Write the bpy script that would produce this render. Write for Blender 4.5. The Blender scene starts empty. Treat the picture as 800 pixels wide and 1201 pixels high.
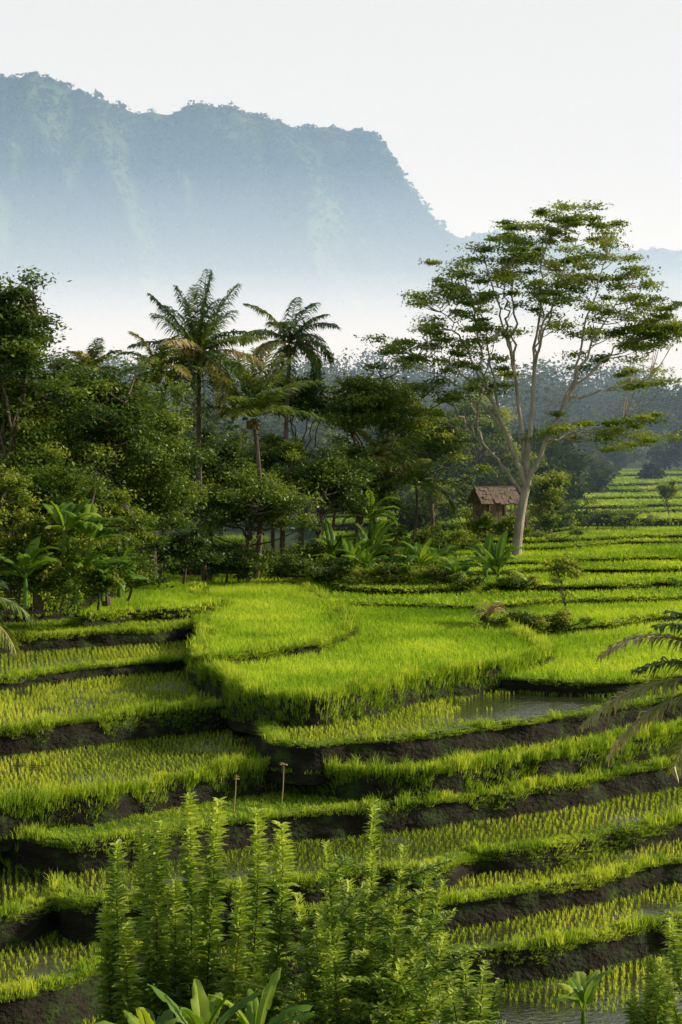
import bpy, math, numpy as np
from mathutils import Vector
from mathutils.geometry import tessellate_polygon
rng=np.random.default_rng(7)
F=2240.0; ZC=20.0
scene=bpy.context.scene
def P(u,v,d): return np.array([(u-400)*d/F, d, ZC-(v-500)*d/F])
def S(u,v,zr): return P(u,v,F*(-zr)/(v-500.0))

# ---------------------------------------------------------------- noise
def _h(ix,iy,s):
    n=(ix*374761393+iy*668265263+s*982451653)&0x7fffffff
    n=((n^(n>>13))*1274126177)&0x7fffffff
    return ((n^(n>>16))&0xffff)/65535.0
def vnoise(x,y,s=0):
    x=np.asarray(x,float);y=np.asarray(y,float)
    ix=np.floor(x).astype(np.int64);iy=np.floor(y).astype(np.int64)
    fx=x-ix;fy=y-iy;fx=fx*fx*(3-2*fx);fy=fy*fy*(3-2*fy)
    a=_h(ix,iy,s);b=_h(ix+1,iy,s);c=_h(ix,iy+1,s);d=_h(ix+1,iy+1,s)
    return (a*(1-fx)+b*fx)*(1-fy)+(c*(1-fx)+d*fx)*fy
def fbm(x,y,s=0,o=4):
    r=0;a=.5
    for i in range(o):
        r=r+a*(vnoise(np.asarray(x)*2**i,np.asarray(y)*2**i,s+i)*2-1);a*=.5
    return r

# ---------------------------------------------------------------- mesh builder
class MB:
    def __init__(s): s.v=[];s.f=[];s.r=[];s.n=0
    def add(s,v,f,mat=0,rnd=0.5):
        v=np.asarray(v,np.float32).reshape(-1,3);f=np.asarray(f,np.int64)
        if len(v)==0 or len(f)==0: return
        s.v.append(v);s.f.append((f+s.n,mat))
        r=np.empty(len(v),np.float32);r[:]=rnd;s.r.append(r);s.n+=len(v)
    def build(s,name,mats,smooth=False,parent=None):
        me=bpy.data.meshes.new(name)
        V=np.concatenate(s.v);me.vertices.add(len(V));me.vertices.foreach_set("co",V.ravel())
        loops=np.concatenate([f.ravel() for f,m in s.f])
        sizes=np.concatenate([np.full(len(f),f.shape[1]) for f,m in s.f])
        mi=np.concatenate([np.full(len(f),m) for f,m in s.f])
        me.loops.add(len(loops));me.loops.foreach_set("vertex_index",loops.astype(np.int32))
        me.polygons.add(len(sizes))
        st=np.concatenate([[0],np.cumsum(sizes)[:-1]])
        me.polygons.foreach_set("loop_start",st.astype(np.int32))
        me.polygons.foreach_set("material_index",mi.astype(np.int32))
        me.polygons.foreach_set("use_smooth",np.full(len(sizes),smooth))
        a=me.attributes.new("rnd",'FLOAT','POINT');a.data.foreach_set("value",np.concatenate(s.r))
        me.update(calc_edges=True)
        for m in mats: me.materials.append(m)
        o=bpy.data.objects.new(name,me);scene.collection.objects.link(o)
        if parent: o.parent=parent
        return o
def empty(name):
    o=bpy.data.objects.new(name,None);scene.collection.objects.link(o);return o
def unit(a): return a/np.maximum(np.linalg.norm(a,axis=-1,keepdims=True),1e-9)
def tube(mb,path,rad,sides=6,mat=0,rnd=.5):
    path=np.asarray(path,float);K=len(path);rad=np.broadcast_to(np.asarray(rad,float),(K,))
    t=unit(np.gradient(path,axis=0))
    ref=np.array([0.13,0.97,0.2]) if abs(t[0][2])>.7 else np.array([0,0.1,1.])
    a=unit(np.cross(t,ref));b=np.cross(t,a)
    th=np.linspace(0,2*np.pi,sides,endpoint=False)
    v=path[:,None]+rad[:,None,None]*(np.cos(th)[None,:,None]*a[:,None]+np.sin(th)[None,:,None]*b[:,None])
    i=np.arange(K-1)[:,None]*sides;j=np.arange(sides)[None]
    j2=(j+1)%sides
    f=np.stack([i+j,i+j2,i+sides+j2,i+sides+j],-1).reshape(-1,4)
    mb.add(v.reshape(-1,3),f,mat,rnd)
def bez(a,b,c,n):
    t=np.linspace(0,1,n)[:,None];return (1-t)**2*a+2*t*(1-t)*b+t*t*c
def leaves(mb,c,L,mat=0,rnd=.5,asp=.45,droop=-.2,flat=.5):
    n=len(c);
    a=rng.normal(size=(n,3));a[:,2]=a[:,2]*flat+droop;a=unit(a)
    b=unit(np.cross(a,unit(rng.normal(size=(n,3))*[.6,.6,.6]+[0,0,1])))
    L=np.broadcast_to(L,(n,))[:,None]*rng.uniform(.6,1.3,(n,1))
    W=L*asp
    v=np.stack([c,c+a*L*.5+b*W*.5,c+a*L,c+a*L*.5-b*W*.5],1)
    r=np.repeat(np.broadcast_to(rnd,(n,)),4)
    mb.add(v.reshape(-1,3),np.arange(4*n).reshape(n,4),mat,r)
def blades(mb,pos,n,h,w,spread,mat=0,rnd=.5,lean=None):
    N=len(pos)*n
    p=np.repeat(pos,n,0)+np.c_[rng.normal(size=(N,2))*spread*.25,np.zeros(N)]
    h=np.repeat(np.broadcast_to(h,(len(pos),)),n)*rng.uniform(.6,1.25,N)
    th=rng.uniform(0,2*np.pi,N);o=np.c_[np.cos(th),np.sin(th),np.zeros(N)]
    l=rng.uniform(.1,1,N)[:,None]*spread
    if lean is not None: o=o*.7+np.repeat(lean,n,0)
    side=np.c_[-np.sin(th+rng.normal(size=N)*.8),np.cos(th),np.zeros(N)]*w/2
    up=np.zeros((N,3));up[:,2]=h
    mid=p+up*.6+o*l*.35;tip=p+up*rng.uniform(.75,1.,(N,1))+o*l*1.1
    v=np.stack([p-side,p+side,mid+side*.8,mid-side*.8,tip],1)
    base=np.arange(N)*5
    q=np.stack([base,base+1,base+2,base+3],1);t=np.stack([base+3,base+2,base+4],1)
    r=np.repeat(np.broadcast_to(rnd,(len(pos),)),n)+rng.normal(size=N)*.12
    r=np.repeat(np.clip(r,0,1),5)
    k=mb.n;mb.add(v.reshape(-1,3),q,mat,r);mb.f.append((t+k,mat))

# ---------------------------------------------------------------- materials
def mat(name):
    m=bpy.data.materials.new(name);m.use_nodes=True;nt=m.node_tree;nt.nodes.clear()
    return m,nt,nt.nodes,nt.links
def ramp(N,stops):
    r=N.new('ShaderNodeValToRGB');e=r.color_ramp.elements
    while len(e)<len(stops): e.new(.5)
    for i,(p,c) in enumerate(stops):
        e[i].position=p;e[i].color=(*c,1)
    return r
def leafmat(name,stops,tr=.35,rough=.5,trc=(1.2,1.15,.55),nscale=.15,spec=0,gain=1.):
    stops=[(p,tuple(min(x*gain,.75) for x in c)) for p,c in stops]
    m,nt,N,Lk=mat(name)
    at=N.new('ShaderNodeAttribute');at.attribute_name='rnd'
    geo=N.new('ShaderNodeNewGeometry')
    no=N.new('ShaderNodeTexNoise');no.inputs['Scale'].default_value=nscale;no.inputs['Detail'].default_value=1
    Lk.new(geo.outputs['Position'],no.inputs['Vector'])
    ad=N.new('ShaderNodeMath');ad.operation='MULTIPLY_ADD';ad.inputs[1].default_value=.9;ad.inputs[2].default_value=-.45
    Lk.new(no.outputs['Fac'],ad.inputs[0])
    s=N.new('ShaderNodeMath');s.operation='ADD';Lk.new(at.outputs['Fac'],s.inputs[0]);Lk.new(ad.outputs[0],s.inputs[1])
    r=ramp(N,stops);Lk.new(s.outputs[0],r.inputs[0])
    if spec:
        p=N.new('ShaderNodeBsdfPrincipled');p.inputs['Roughness'].default_value=rough
        p.inputs['Specular IOR Level'].default_value=spec
        Lk.new(r.outputs[0],p.inputs['Base Color'])
    else:
        p=N.new('ShaderNodeBsdfDiffuse');Lk.new(r.outputs[0],p.inputs['Color'])
    t=N.new('ShaderNodeBsdfTranslucent')
    mu=N.new('ShaderNodeMix');mu.data_type='RGBA';mu.blend_type='MULTIPLY';mu.inputs[0].default_value=1
    Lk.new(r.outputs[0],mu.inputs[6]);mu.inputs[7].default_value=(*trc,1);Lk.new(mu.outputs[2],t.inputs[0])
    mx=N.new('ShaderNodeMixShader');mx.inputs[0].default_value=tr
    Lk.new(p.outputs[0],mx.inputs[1]);Lk.new(t.outputs[0],mx.inputs[2])
    o=N.new('ShaderNodeOutputMaterial');Lk.new(mx.outputs[0],o.inputs[0]);return m
def solid(name,stops,scale=3,rough=.9,bump=.3,bscale=None,stretch=(1,1,1),spec=.2,detail=6):
    m,nt,N,Lk=mat(name)
    geo=N.new('ShaderNodeNewGeometry');mp=N.new('ShaderNodeMapping');mp.inputs['Scale'].default_value=stretch
    Lk.new(geo.outputs['Position'],mp.inputs['Vector'])
    no=N.new('ShaderNodeTexNoise');no.inputs['Scale'].default_value=scale;no.inputs['Detail'].default_value=detail
    Lk.new(mp.outputs[0],no.inputs['Vector'])
    r=ramp(N,stops);Lk.new(no.outputs['Fac'],r.inputs[0])
    p=N.new('ShaderNodeBsdfPrincipled');p.inputs['Roughness'].default_value=rough;p.inputs['Specular IOR Level'].default_value=spec
    Lk.new(r.outputs[0],p.inputs['Base Color'])
    if bump:
        n2=N.new('ShaderNodeTexNoise');n2.inputs['Scale'].default_value=bscale or scale*3;n2.inputs['Detail'].default_value=4
        Lk.new(mp.outputs[0],n2.inputs['Vector'])
        b=N.new('ShaderNodeBump');b.inputs['Strength'].default_value=bump;b.inputs['Distance'].default_value=.2
        Lk.new(n2.outputs['Fac'],b.inputs['Height']);Lk.new(b.outputs[0],p.inputs['Normal'])
    o=N.new('ShaderNodeOutputMaterial');Lk.new(p.outputs[0],o.inputs[0]);return m

M_rice=leafmat('rice_leaf',[(0,(.13,.25,.022)),(.45,(.29,.45,.038)),(1,(.54,.64,.075))],.5,nscale=.10,gain=1.1)
M_seed=leafmat('rice_seedling_leaf',[(0,(.15,.23,.022)),(.5,(.32,.42,.04)),(1,(.54,.58,.09))],.5,nscale=.12,gain=1.2)
M_grass=leafmat('bank_grass_leaf',[(0,(.06,.12,.015)),(.45,(.20,.32,.028)),(1,(.48,.55,.07))],.45,nscale=.3,gain=1.2)
M_leafD=leafmat('dark_foliage',[(0,(.016,.036,.009)),(.5,(.055,.10,.016)),(1,(.18,.24,.03))],.33,nscale=.2,gain=1.3,spec=.3)
M_leafM=leafmat('mid_foliage',[(0,(.03,.065,.010)),(.5,(.09,.145,.018)),(1,(.28,.32,.04))],.38,nscale=.2,gain=1.35,spec=.3)
M_leafT=leafmat('feathery_foliage',[(0,(.045,.09,.02)),(.5,(.13,.19,.035)),(1,(.30,.35,.06))],.4,nscale=.2,gain=1.25)
M_leafF=leafmat('forest_foliage',[(0,(.02,.045,.012)),(.5,(.06,.09,.018)),(1,(.14,.17,.03))],.2,nscale=.02)
M_palm=leafmat('palm_leaf',[(0,(.03,.06,.012)),(.4,(.08,.14,.02)),(.7,(.20,.25,.035)),(1,(.46,.36,.17))],.3,nscale=.3,spec=.5,rough=.35,gain=1.2)
M_ban=leafmat('banana_leaf',[(0,(.04,.10,.01)),(.5,(.12,.24,.018)),(1,(.38,.48,.05))],.4,nscale=.5,spec=.3,rough=.45,gain=1.1)
M_shrub=leafmat('shrub_leaf',[(0,(.03,.075,.012)),(.5,(.15,.25,.03)),(1,(.48,.56,.10))],.4,nscale=1.2,spec=.4,gain=1.25)
M_bark=solid('brown_bark',[(.3,(.06,.045,.03)),(.7,(.16,.13,.09))],4,stretch=(1,1,.3))
M_barkL=solid('pale_bark',[(.3,(.26,.22,.17)),(.7,(.50,.44,.35))],2,stretch=(1,1,.4))
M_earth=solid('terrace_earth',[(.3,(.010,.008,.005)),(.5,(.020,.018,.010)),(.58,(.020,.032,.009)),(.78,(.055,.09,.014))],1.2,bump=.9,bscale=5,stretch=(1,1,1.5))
M_bank=solid('bank_turf',[(.3,(.05,.09,.012)),(.7,(.12,.19,.02))],2,bump=.5)
M_field=solid('field_soil',[(.3,(.06,.13,.012)),(.7,(.11,.2,.018))],.6,bump=.3,bscale=6)
M_hill=solid('hillside',[(.35,(.02,.04,.01)),(.65,(.05,.085,.018))],.05,bump=.5,bscale=.4)
def paddy_mat():
    m,nt,N,Lk=mat('flooded_paddy')
    geo=N.new('ShaderNodeNewGeometry')
    no=N.new('ShaderNodeTexNoise');no.inputs['Scale'].default_value=.35;no.inputs['Detail'].default_value=4
    Lk.new(geo.outputs['Position'],no.inputs['Vector'])
    r=ramp(N,[(.34,(.5,.5,.5)),(.44,(.06,.06,.06))]);Lk.new(no.outputs['Fac'],r.inputs[0])
    c=ramp(N,[(.4,(.055,.06,.02)),(.6,(.03,.034,.016))]);Lk.new(no.outputs['Fac'],c.inputs[0])
    p=N.new('ShaderNodeBsdfPrincipled');Lk.new(c.outputs[0],p.inputs['Base Color']);Lk.new(r.outputs[0],p.inputs['Roughness'])
    p.inputs['IOR'].default_value=2.0
    n2=N.new('ShaderNodeTexNoise');n2.inputs['Scale'].default_value=4;n2.inputs['Detail'].default_value=3
    Lk.new(geo.outputs['Position'],n2.inputs['Vector'])
    b=N.new('ShaderNodeBump');b.inputs['Strength'].default_value=.4;b.inputs['Distance'].default_value=.1
    Lk.new(n2.outputs['Fac'],b.inputs['Height']);Lk.new(b.outputs[0],p.inputs['Normal'])
    o=N.new('ShaderNodeOutputMaterial');Lk.new(p.outputs[0],o.inputs[0]);return m
M_paddy=paddy_mat()
def plain(name,c,rough=.7):
    m,nt,N,Lk=mat(name);p=N.new('ShaderNodeBsdfPrincipled');p.inputs['Base Color'].default_value=(*c,1);p.inputs['Roughness'].default_value=rough
    o=N.new('ShaderNodeOutputMaterial');Lk.new(p.outputs[0],o.inputs[0]);return m

# ---------------------------------------------------------------- terraces
T=[]
def terr(z,edge,drop,kind='seed',lush=.55,tuft=.2,back=150): T.append(dict(z=z,e=edge,drop=drop,kind=kind,lush=lush,tuft=tuft,back=back))
terr(-16.5,[(-250,1300),(0,1292),(400,1290),(800,1285),(1050,1270)],1.0)
terr(-15.5,[(180,1135),(330,1127),(480,1120),(560,1117),(640,1108),(740,1084),(800,1076),(1050,1040)],1.0)
terr(-15.2,[(-250,1205),(0,1174),(50,1160),(95,1136),(140,1110),(200,1096),(260,1090)],1.3)
terr(-14.7,[(280,1078),(400,1066),(480,1064),(550,1056),(640,1042),(740,1020),(800,1012),(1050,980)],.85)
terr(-14.25,[(-250,1110),(0,1080),(35,1066),(62,1052),(80,1040)],.9)
terr(-14.0,[(52,1040),(75,1062),(130,1064),(220,1050),(320,1038),(400,1030),(480,1024),(535,1020),(552,1003),(620,1000),(720,978),(800,962),(1050,925)],1.2,lush=.7)
terr(-13.6,[(-250,990),(0,984),(30,992),(48,1004),(60,985)],.6,kind='grass')
terr(-13.1,[(14,938),(24,966),(60,992),(150,986),(240,972),(320,956),(450,950),(570,932),(680,920),(800,896),(1050,860)],.95,kind='grass',lush=.65,tuft=.24)
terr(-12.2,[(-250,965),(0,946),(40,938),(130,930),(250,910),(340,896),(400,910),(500,909),(620,893),(740,868),(800,853),(1050,815)],.95,lush=2.4,tuft=.4)
terr(-11.3,[(314,838),(322,866),(360,874),(400,869),(480,866),(600,851),(680,838),(750,825),(830,815),(1050,790)],.9,lush=.25,tuft=.15)
terr(-11.2,[(-250,880),(0,857),(90,850),(180,835),(250,830),(320,824),(360,815)],1.0,lush=1.1,tuft=.32)
terr(-10.8,[(540,795),(640,799),(720,803),(800,793),(1050,775)],.5,kind='crop',lush=.6)
terr(-10.7,[(-250,818),(0,796),(60,787),(130,780),(200,776),(240,770)],.6,lush=.6,tuft=.24)
terr(-10.4,[(540,745),(620,746),(700,730),(800,722),(1050,712)],.5,kind='crop',lush=.6)
terr(-10.3,[(222,782),(262,806),(320,814),(360,822),(420,812),(480,800),(560,786),(612,780),(638,768),(622,750),(580,735),(560,715),(545,700),(540,690)],1.1,kind='crop',lush=1.8,tuft=.5)
terr(-10.0,[(-250,770),(35,748),(130,742),(222,736),(236,722),(240,712)],.75,kind='grass',lush=.5,tuft=.28)
terr(-9.8,[(225,708),(240,722),(240,745),(228,774),(270,770),(330,762),(390,754),(412,741),(410,722),(385,702),(350,688),(330,680)],.6,kind='crop',lush=1.0,tuft=.2)
terr(-9.5,[(80,722),(140,717),(200,716),(238,712),(244,698),(225,682),(190,672)],.5,kind='crop',lush=1.0,tuft=.3)
terr(-9.0,[(-250,725),(0,710),(80,703),(130,694),(150,680),(165,668),(210,656),(300,652)],.7,kind='wild',lush=1.0,tuft=.45)
zz=[(-10.05,706),(-9.7,686),(-9.4,670),(-9.15,655),(-8.9,642),(-8.6,631),(-7.9,612),(-7.6,603),(-7.2,594),(-6.9,585),(-6.5,577),(-6.1,568),(-5.7,560)]
for i,(z,v) in enumerate(zz):
    k=rng.uniform(-5.5,5.5,5)*(1 if v>625 else .6)
    terr(z,[(380,v+2),(480,v+2+k[0]),(560,v+3+k[1]*.8),(640,v+k[2]*.7),(720,v-2+k[3]*.7),(800,v-4+k[4]*.8),(1000,v-7)],.4,kind='far',lush=.8,tuft=.2,back=165 if v>625 else 250)

def chaikin(p,n=3):
    for _ in range(n):
        q=np.empty((2*len(p)-2,2));q[0::2]=.75*p[:-1]+.25*p[1:];q[1::2]=.25*p[:-1]+.75*p[1:]
        p=np.vstack([p[:1],q,p[-1:]])
    return p
def resample(p,step):
    s=np.r_[0,np.cumsum(np.linalg.norm(np.diff(p,axis=0),axis=1))]
    n=max(int(s[-1]/step),4);t=np.linspace(0,s[-1],n)
    return np.c_[np.interp(t,s,p[:,0]),np.interp(t,s,p[:,1])]
for k,t in enumerate(T):
    e=np.array([S(u,v,t['z'])[:2] for u,v in t['e']])
    far=e[:,1].mean()>100
    e=resample(chaikin(e),.3 if not far else .6)
    tan=unit(np.gradient(e,axis=0));nrm=np.c_[-tan[:,1],tan[:,0]]
    s=np.arange(len(e))*(.3 if not far else .6)
    e=e+nrm*(fbm(s*.2,s*0+k*7.3,3)*(.95 if not far else 1.8)+fbm(s*1.6,s*0+k*3.1,5)*.2)[:,None]
    t['edge']=e;t['nrm']=unit(nrm);t['s']=s
    yb=max(t['back'],e[:,1].max()+5)
    t['poly']=np.vstack([e,[[e[-1,0],yb],[e[0,0],yb]]])
    t['far']=far
    t['Z']=ZC+t['z']
def inside(poly,pts):
    x,y=pts[:,0],pts[:,1];r=np.zeros(len(pts),bool)
    a=poly;b=np.roll(poly,-1,0)
    for (x1,y1),(x2,y2) in zip(a,b):
        if y1==y2: continue
        c=((y1>y)!=(y2>y))&(x<(x2-x1)*(y-y1)/(y2-y1)+x1);r^=c
    return r
def coarse(t): return np.vstack([t['edge'][::3],t['edge'][-1:],t['poly'][-2:]])
def dist_edge(e,pts):
    d=np.full(len(pts),1e9)
    for q in e[::2]: d=np.minimum(d,(pts[:,0]-q[0])**2+(pts[:,1]-q[1])**2)
    return np.sqrt(d)
def build_terrace(k,t):
    mb=MB();e,n,s=t['edge'],t['nrm'],t['s'];Z=t['Z'];D=t['drop'];K=len(e)
    poly=t['poly']
    tri=tessellate_polygon([[Vector((p[0],p[1],0)) for p in poly]])
    mb.add(np.c_[poly,np.full(len(poly),Z)],np.array(tri),0)
    w=.5
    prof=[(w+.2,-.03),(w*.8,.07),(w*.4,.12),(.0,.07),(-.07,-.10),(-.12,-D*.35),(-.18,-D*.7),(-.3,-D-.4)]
    rows=[]
    for j,(o,h) in enumerate(prof):
        oo=o+fbm(s*1.3+j*.7,s*0+k+j*2.2,11)*(.12 if 0<j<3 else .26 if j>=4 else .1)
        hh=h+(fbm(s*1.1,s*0+k*2+j,17)*.09 if 0<j<7 else 0)
        q=e+n*np.asarray(oo)[:,None];rows.append(np.c_[q,Z+hh+np.zeros(K)])
    v=np.array(rows);J=len(rows)
    a=np.arange(K-1)[None]+np.arange(J-1)[:,None]*K
    f=np.stack([a,a+1,a+K+1,a+K],-1)
    vv=v.reshape(-1,3)
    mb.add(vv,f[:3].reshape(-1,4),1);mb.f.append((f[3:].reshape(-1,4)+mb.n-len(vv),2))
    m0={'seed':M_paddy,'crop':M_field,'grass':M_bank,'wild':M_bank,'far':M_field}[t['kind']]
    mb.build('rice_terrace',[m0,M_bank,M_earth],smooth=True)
for k,t in enumerate(T): build_terrace(k,t)

seed=MB();crop=MB();grass=MB()
for k,t in enumerate(T):
    e=t['edge'];Z=t['Z'];kind=t['kind']
    y0,y1=e[:,1].min(),min(t['poly'][:,1].max(),e[:,1].max()+ (45 if kind in('crop',) else 22 if kind!='far' else 14))
    xs0,xs1=max(e[:,0].min(),-.25*y1-3),min(e[:,0].max(),.25*y1+3)
    if kind=='wild': xs1=min(xs1,0)
    sp={'seed':(.34,.2),'crop':(.2,.17),'grass':(.22,.22),'wild':(.4,.4),'far':(.38,.3)}[kind]
    if y0>150: sp=(.8,.5)
    ang=rng.uniform(-.3,.3)
    R=max(y1-y0,xs1-xs0)*.8
    gx,gy=np.meshgrid(np.arange(-R,R,sp[1]),np.arange(-R,R,sp[0]))
    g=np.c_[gx.ravel(),gy.ravel()];j=.028 if kind=='seed' else .07
    g+=rng.normal(size=g.shape)*j
    if kind=='seed': g[:,1]+=.14*np.sin(g[:,0]*.35+k)+.25*fbm(g[:,0]*.15,g[:,1]*.15,k)
    c,s_=math.cos(ang),math.sin(ang)
    g=np.c_[g[:,0]*c-g[:,1]*s_+(xs0+xs1)/2,g[:,0]*s_+g[:,1]*c+(y0+y1)/2]
    g=g[(g[:,0]>xs0)&(g[:,0]<xs1)&(g[:,1]>y0)&(g[:,1]<y1)&(np.abs(g[:,0])<.235*g[:,1]+2)]
    g=g[inside(coarse(t),g)]
    for t2 in T:
        if t2['z']>t['z'] and len(g) and t2['edge'][:,1].min()<y1:
            g=g[~inside(coarse(t2),g)]
    if not len(g): continue
    de=dist_edge(e,g);pm=de>.55;g=g[pm];de=de[pm]
    nn=fbm(g[:,0]*.25,g[:,1]*.25,31+k);r=np.clip(.5+nn*.6+rng.normal(size=len(g))*.12,0,1)
    pos=np.c_[g,np.full(len(g),Z)]
    if kind=='seed':
        keep=(rng.random(len(g))>.05)&(fbm(g[:,0]*.6,g[:,1]*.6,63)>-.42)
        wob=fbm(g[:,0]*.5,g[:,1]*.5,77)
        if t['z']==-11.3: keep&=~(((g[:,0]-9.4)/4.4)**2+((g[:,1]-76.5)/6.)**2+wob*1.3<1)
        if t['z']==-12.2: keep&=~(((g[:,0]-12.5)/3.8)**2+((g[:,1]-77)/4)**2+wob*1.3<1)
        if t['z']==-16.5: keep&=~((g[:,0]>4.5)&(g[:,1]<54.5+wob*3)&(wob>-.25))
        pos=pos[keep];r=r[keep]
        hs=.17 if t['z']<-11.5 else .19
        blades(seed,pos,6,hs*(1+.5*nn[keep]),.022,.09,0,r)
    elif kind=='crop': blades(crop,pos,7,.34*(1+.25*nn),.024,.16,0,r)
    elif kind=='far':
        blades(crop,pos,6,.25 if y0<150 else .3,.05 if y0<150 else .1,.25 if y0<150 else .5,0,r)
    elif kind=='grass': blades(grass,pos,7,.14,.025,.16,0,r+.05)
    else: blades(grass,pos,8,.6,.05,.4,0,r-.15)
for k,t in enumerate(T):
    e,n,s,Z,D=t['edge'],t['nrm'],t['s'],t['Z'],t['drop'];m=(np.abs(e[:,0])<.235*e[:,1]+2)
    if m.sum()<3: continue
    e,n,s=e[m],n[m],s[m];step=.3 if not t['far'] else .6
    far=t['far'];Lg=len(e)*step
    def samp(cnt):
        i=rng.integers(0,len(e)-1,cnt);f=rng.random(cnt)[:,None]
        return e[i]*(1-f)+e[i+1]*f,n[i],s[i]+f[:,0]*step
    dens=30 if not far else 9
    wb=.024 if not far else .07
    cnt=int(Lg*dens*1.1);q,nn,ss=samp(cnt)
    o=rng.uniform(-.08,.55,cnt);pos=np.c_[q+nn*o[:,None],Z+.05+.04*rng.random(cnt)]
    nz=fbm(ss*.5,ss*0+k,41)
    hh=t['tuft']*(.75+nz*1.1).clip(.25,2)*rng.uniform(.6,1.2,cnt)
    lean=-np.c_[nn,np.zeros(cnt)]*.35
    blades(grass,pos,7,hh,wb,.2,0,np.clip(.68+nz*.4+rng.normal(size=cnt)*.12,0,1),lean)
    cnt=int(Lg*dens*(1.4 if t['lush']<.7 else 2.2));q,nn,ss=samp(cnt)
    f=rng.random(cnt)**1.3
    nz=fbm(ss*.45,ss*0+k*1.7,51)
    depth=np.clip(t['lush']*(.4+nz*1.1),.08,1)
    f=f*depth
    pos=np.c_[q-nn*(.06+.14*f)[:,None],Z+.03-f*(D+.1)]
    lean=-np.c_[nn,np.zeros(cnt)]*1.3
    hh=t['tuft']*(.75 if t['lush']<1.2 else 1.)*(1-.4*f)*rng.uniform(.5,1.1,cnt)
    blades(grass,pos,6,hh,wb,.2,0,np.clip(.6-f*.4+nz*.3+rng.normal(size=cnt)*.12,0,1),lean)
    cnt=int(Lg*dens*.3);q,nn,ss=samp(cnt)
    pos=np.c_[q-nn*rng.uniform(.25,.5,cnt)[:,None],np.full(cnt,Z-D)]
    blades(grass,pos,5,.18,wb,.2,0,.4)
    if not far:
        cnt=int(Lg*.8*(.5+t['lush']));q,nn,ss=samp(cnt);q=np.repeat(q,7,0)+rng.normal(size=(cnt*7,2))*.13
        blades(grass,np.c_[q,np.full(len(q),Z+.05)],6,np.repeat(rng.uniform(.25,.6,cnt),7)*(.7+.4*min(t['lush'],1.2)),.026,.3,0,np.repeat(rng.uniform(.3,.9,cnt),7))
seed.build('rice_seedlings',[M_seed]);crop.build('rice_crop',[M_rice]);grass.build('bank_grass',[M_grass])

# ---------------------------------------------------------------- ground sheet, hillside
def ground_z(x,y):
    r=np.interp(y,[-200,0,48,95,128,150,230,330,420,800,1400,3500],[6,-1.75,-17.4,-18,-11.5,-9.3,-6.2,-3,0,8,14,30])
    r=r+np.where(y>225,fbm(x*.01,y*.01,91)*6*np.clip((y-225)/100,0,1),0)
    return ZC+r+np.clip(-(x+40)/60,0,1)*np.clip((y-90)/60,0,1)*4
ys=np.unique(np.concatenate([np.linspace(-200,0,8),np.linspace(0,250,100),np.linspace(250,700,50),np.linspace(700,3500,40)]))
xs=np.unique(np.concatenate([np.linspace(-1800,-120,30),np.linspace(-120,120,90),np.linspace(120,1800,30)]))
def gridmesh(name,X,Y,Zv,m,smooth=True):
    mb=MB();h,w=X.shape;a=np.arange(w-1)[None]+np.arange(h-1)[:,None]*w
    mb.add(np.stack([X,Y,Zv],-1).reshape(-1,3),np.stack([a,a+1,a+w+1,a+w],-1).reshape(-1,4));return mb.build(name,[m],smooth)
X,Y=np.meshgrid(xs,ys);Zg=ground_z(X,Y)+np.where((Y>-5)&(Y<45),fbm(X*.3,Y*.3,4)*.4,0)
gridmesh('ground',X,Y,Zg,M_hill)

# ---------------------------------------------------------------- mountain
ru=np.array([-900,-500,-200,0,60,110,160,175,230,290,340,380,430,460,490,520,560,600,700,900,1400])
rv=np.array([150,110,78,87,95,115,135,130,127,138,155,152,160,182,215,247,272,291,335,400,470])
def mount(name,ru,rv,D0,foot,x0,x1,seedn,nt,flute=1.,treeL=4.2):
    xs=np.linspace(x0,x1,420);tt=np.linspace(0,1.25,150)
    X,Tt=np.meshgrid(xs,tt)
    Hr=np.interp(X,(ru-400)*D0/F,(500-rv)*D0/F)+ZC
    Tc=np.clip(Tt,0,1)
    prof=.30*Tc+.20*Tc**2+.50*np.clip((Tc-.35)/.65,0,1)**1.1
    prof=np.where(Tt>1,1-(Tt-1)*.5,prof)
    Y=foot+(D0-foot)*Tt
    rid=1-np.abs(fbm(X*.0075+Tt*1.1,Tt*1.0,seedn,4))*3.2
    fl=(rid-.3)*flute
    env=np.sin(np.pi*np.clip(Tt,0,1)*.97+.05)**.6
    Y=Y-fl*190*env
    Z=15+(Hr-15)*prof+fl*45*env+fbm(X*.03,Y*.03,seedn+3)*9*env
    gridmesh(name,X,Y,Z,M_hill)
    n=nt;i=rng.uniform(0,1,n)**.8*1.0;x=rng.uniform(x0,x1,n)
    fi=np.clip(i/1.25*149,0,148.99);fj=(x-x0)/(x1-x0)*418.99
    a=fi.astype(int);b=fj.astype(int)
    fa=(fi-a)[:,None];fb=(fj-b)[:,None]
    G=np.stack([X,Y,Z],-1)
    p=(G[a,b]*(1-fa)+G[a+1,b]*fa)*(1-fb)+(G[a,b+1]*(1-fa)+G[a+1,b+1]*fa)*fb
    sz=rng.uniform(.4,1.0,n)*(1+.7*(rng.random(n)>.97))
    q=26
    d=unit(rng.normal(size=(n,q,3)));d[...,2]=np.abs(d[...,2])
    c=p[:,None]+d*np.array([5.,5.,5.5])*sz[:,None,None]
    patch=fbm(p[:,0]*.008,p[:,1]*.004+p[:,2]*.01,88)*.3
    mb=MB();leaves(mb,c.reshape(-1,3),treeL*np.repeat(sz,q),0,np.repeat(np.clip(rng.normal(.42,.27,n)+patch,0,1),q),asp=.9)
    return mb
m1=mount('mountain',ru,rv,2000.,1150.,-900,900,5,21000,1.0,treeL=3.8)
m1.build('mountain_forest',[M_leafF])
ru2=np.array([-900,400,560,620,690,720,760,800,900,1100,1500]);rv2=np.array([300,290,275,276,284,285,291,296,300,330,380])
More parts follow.
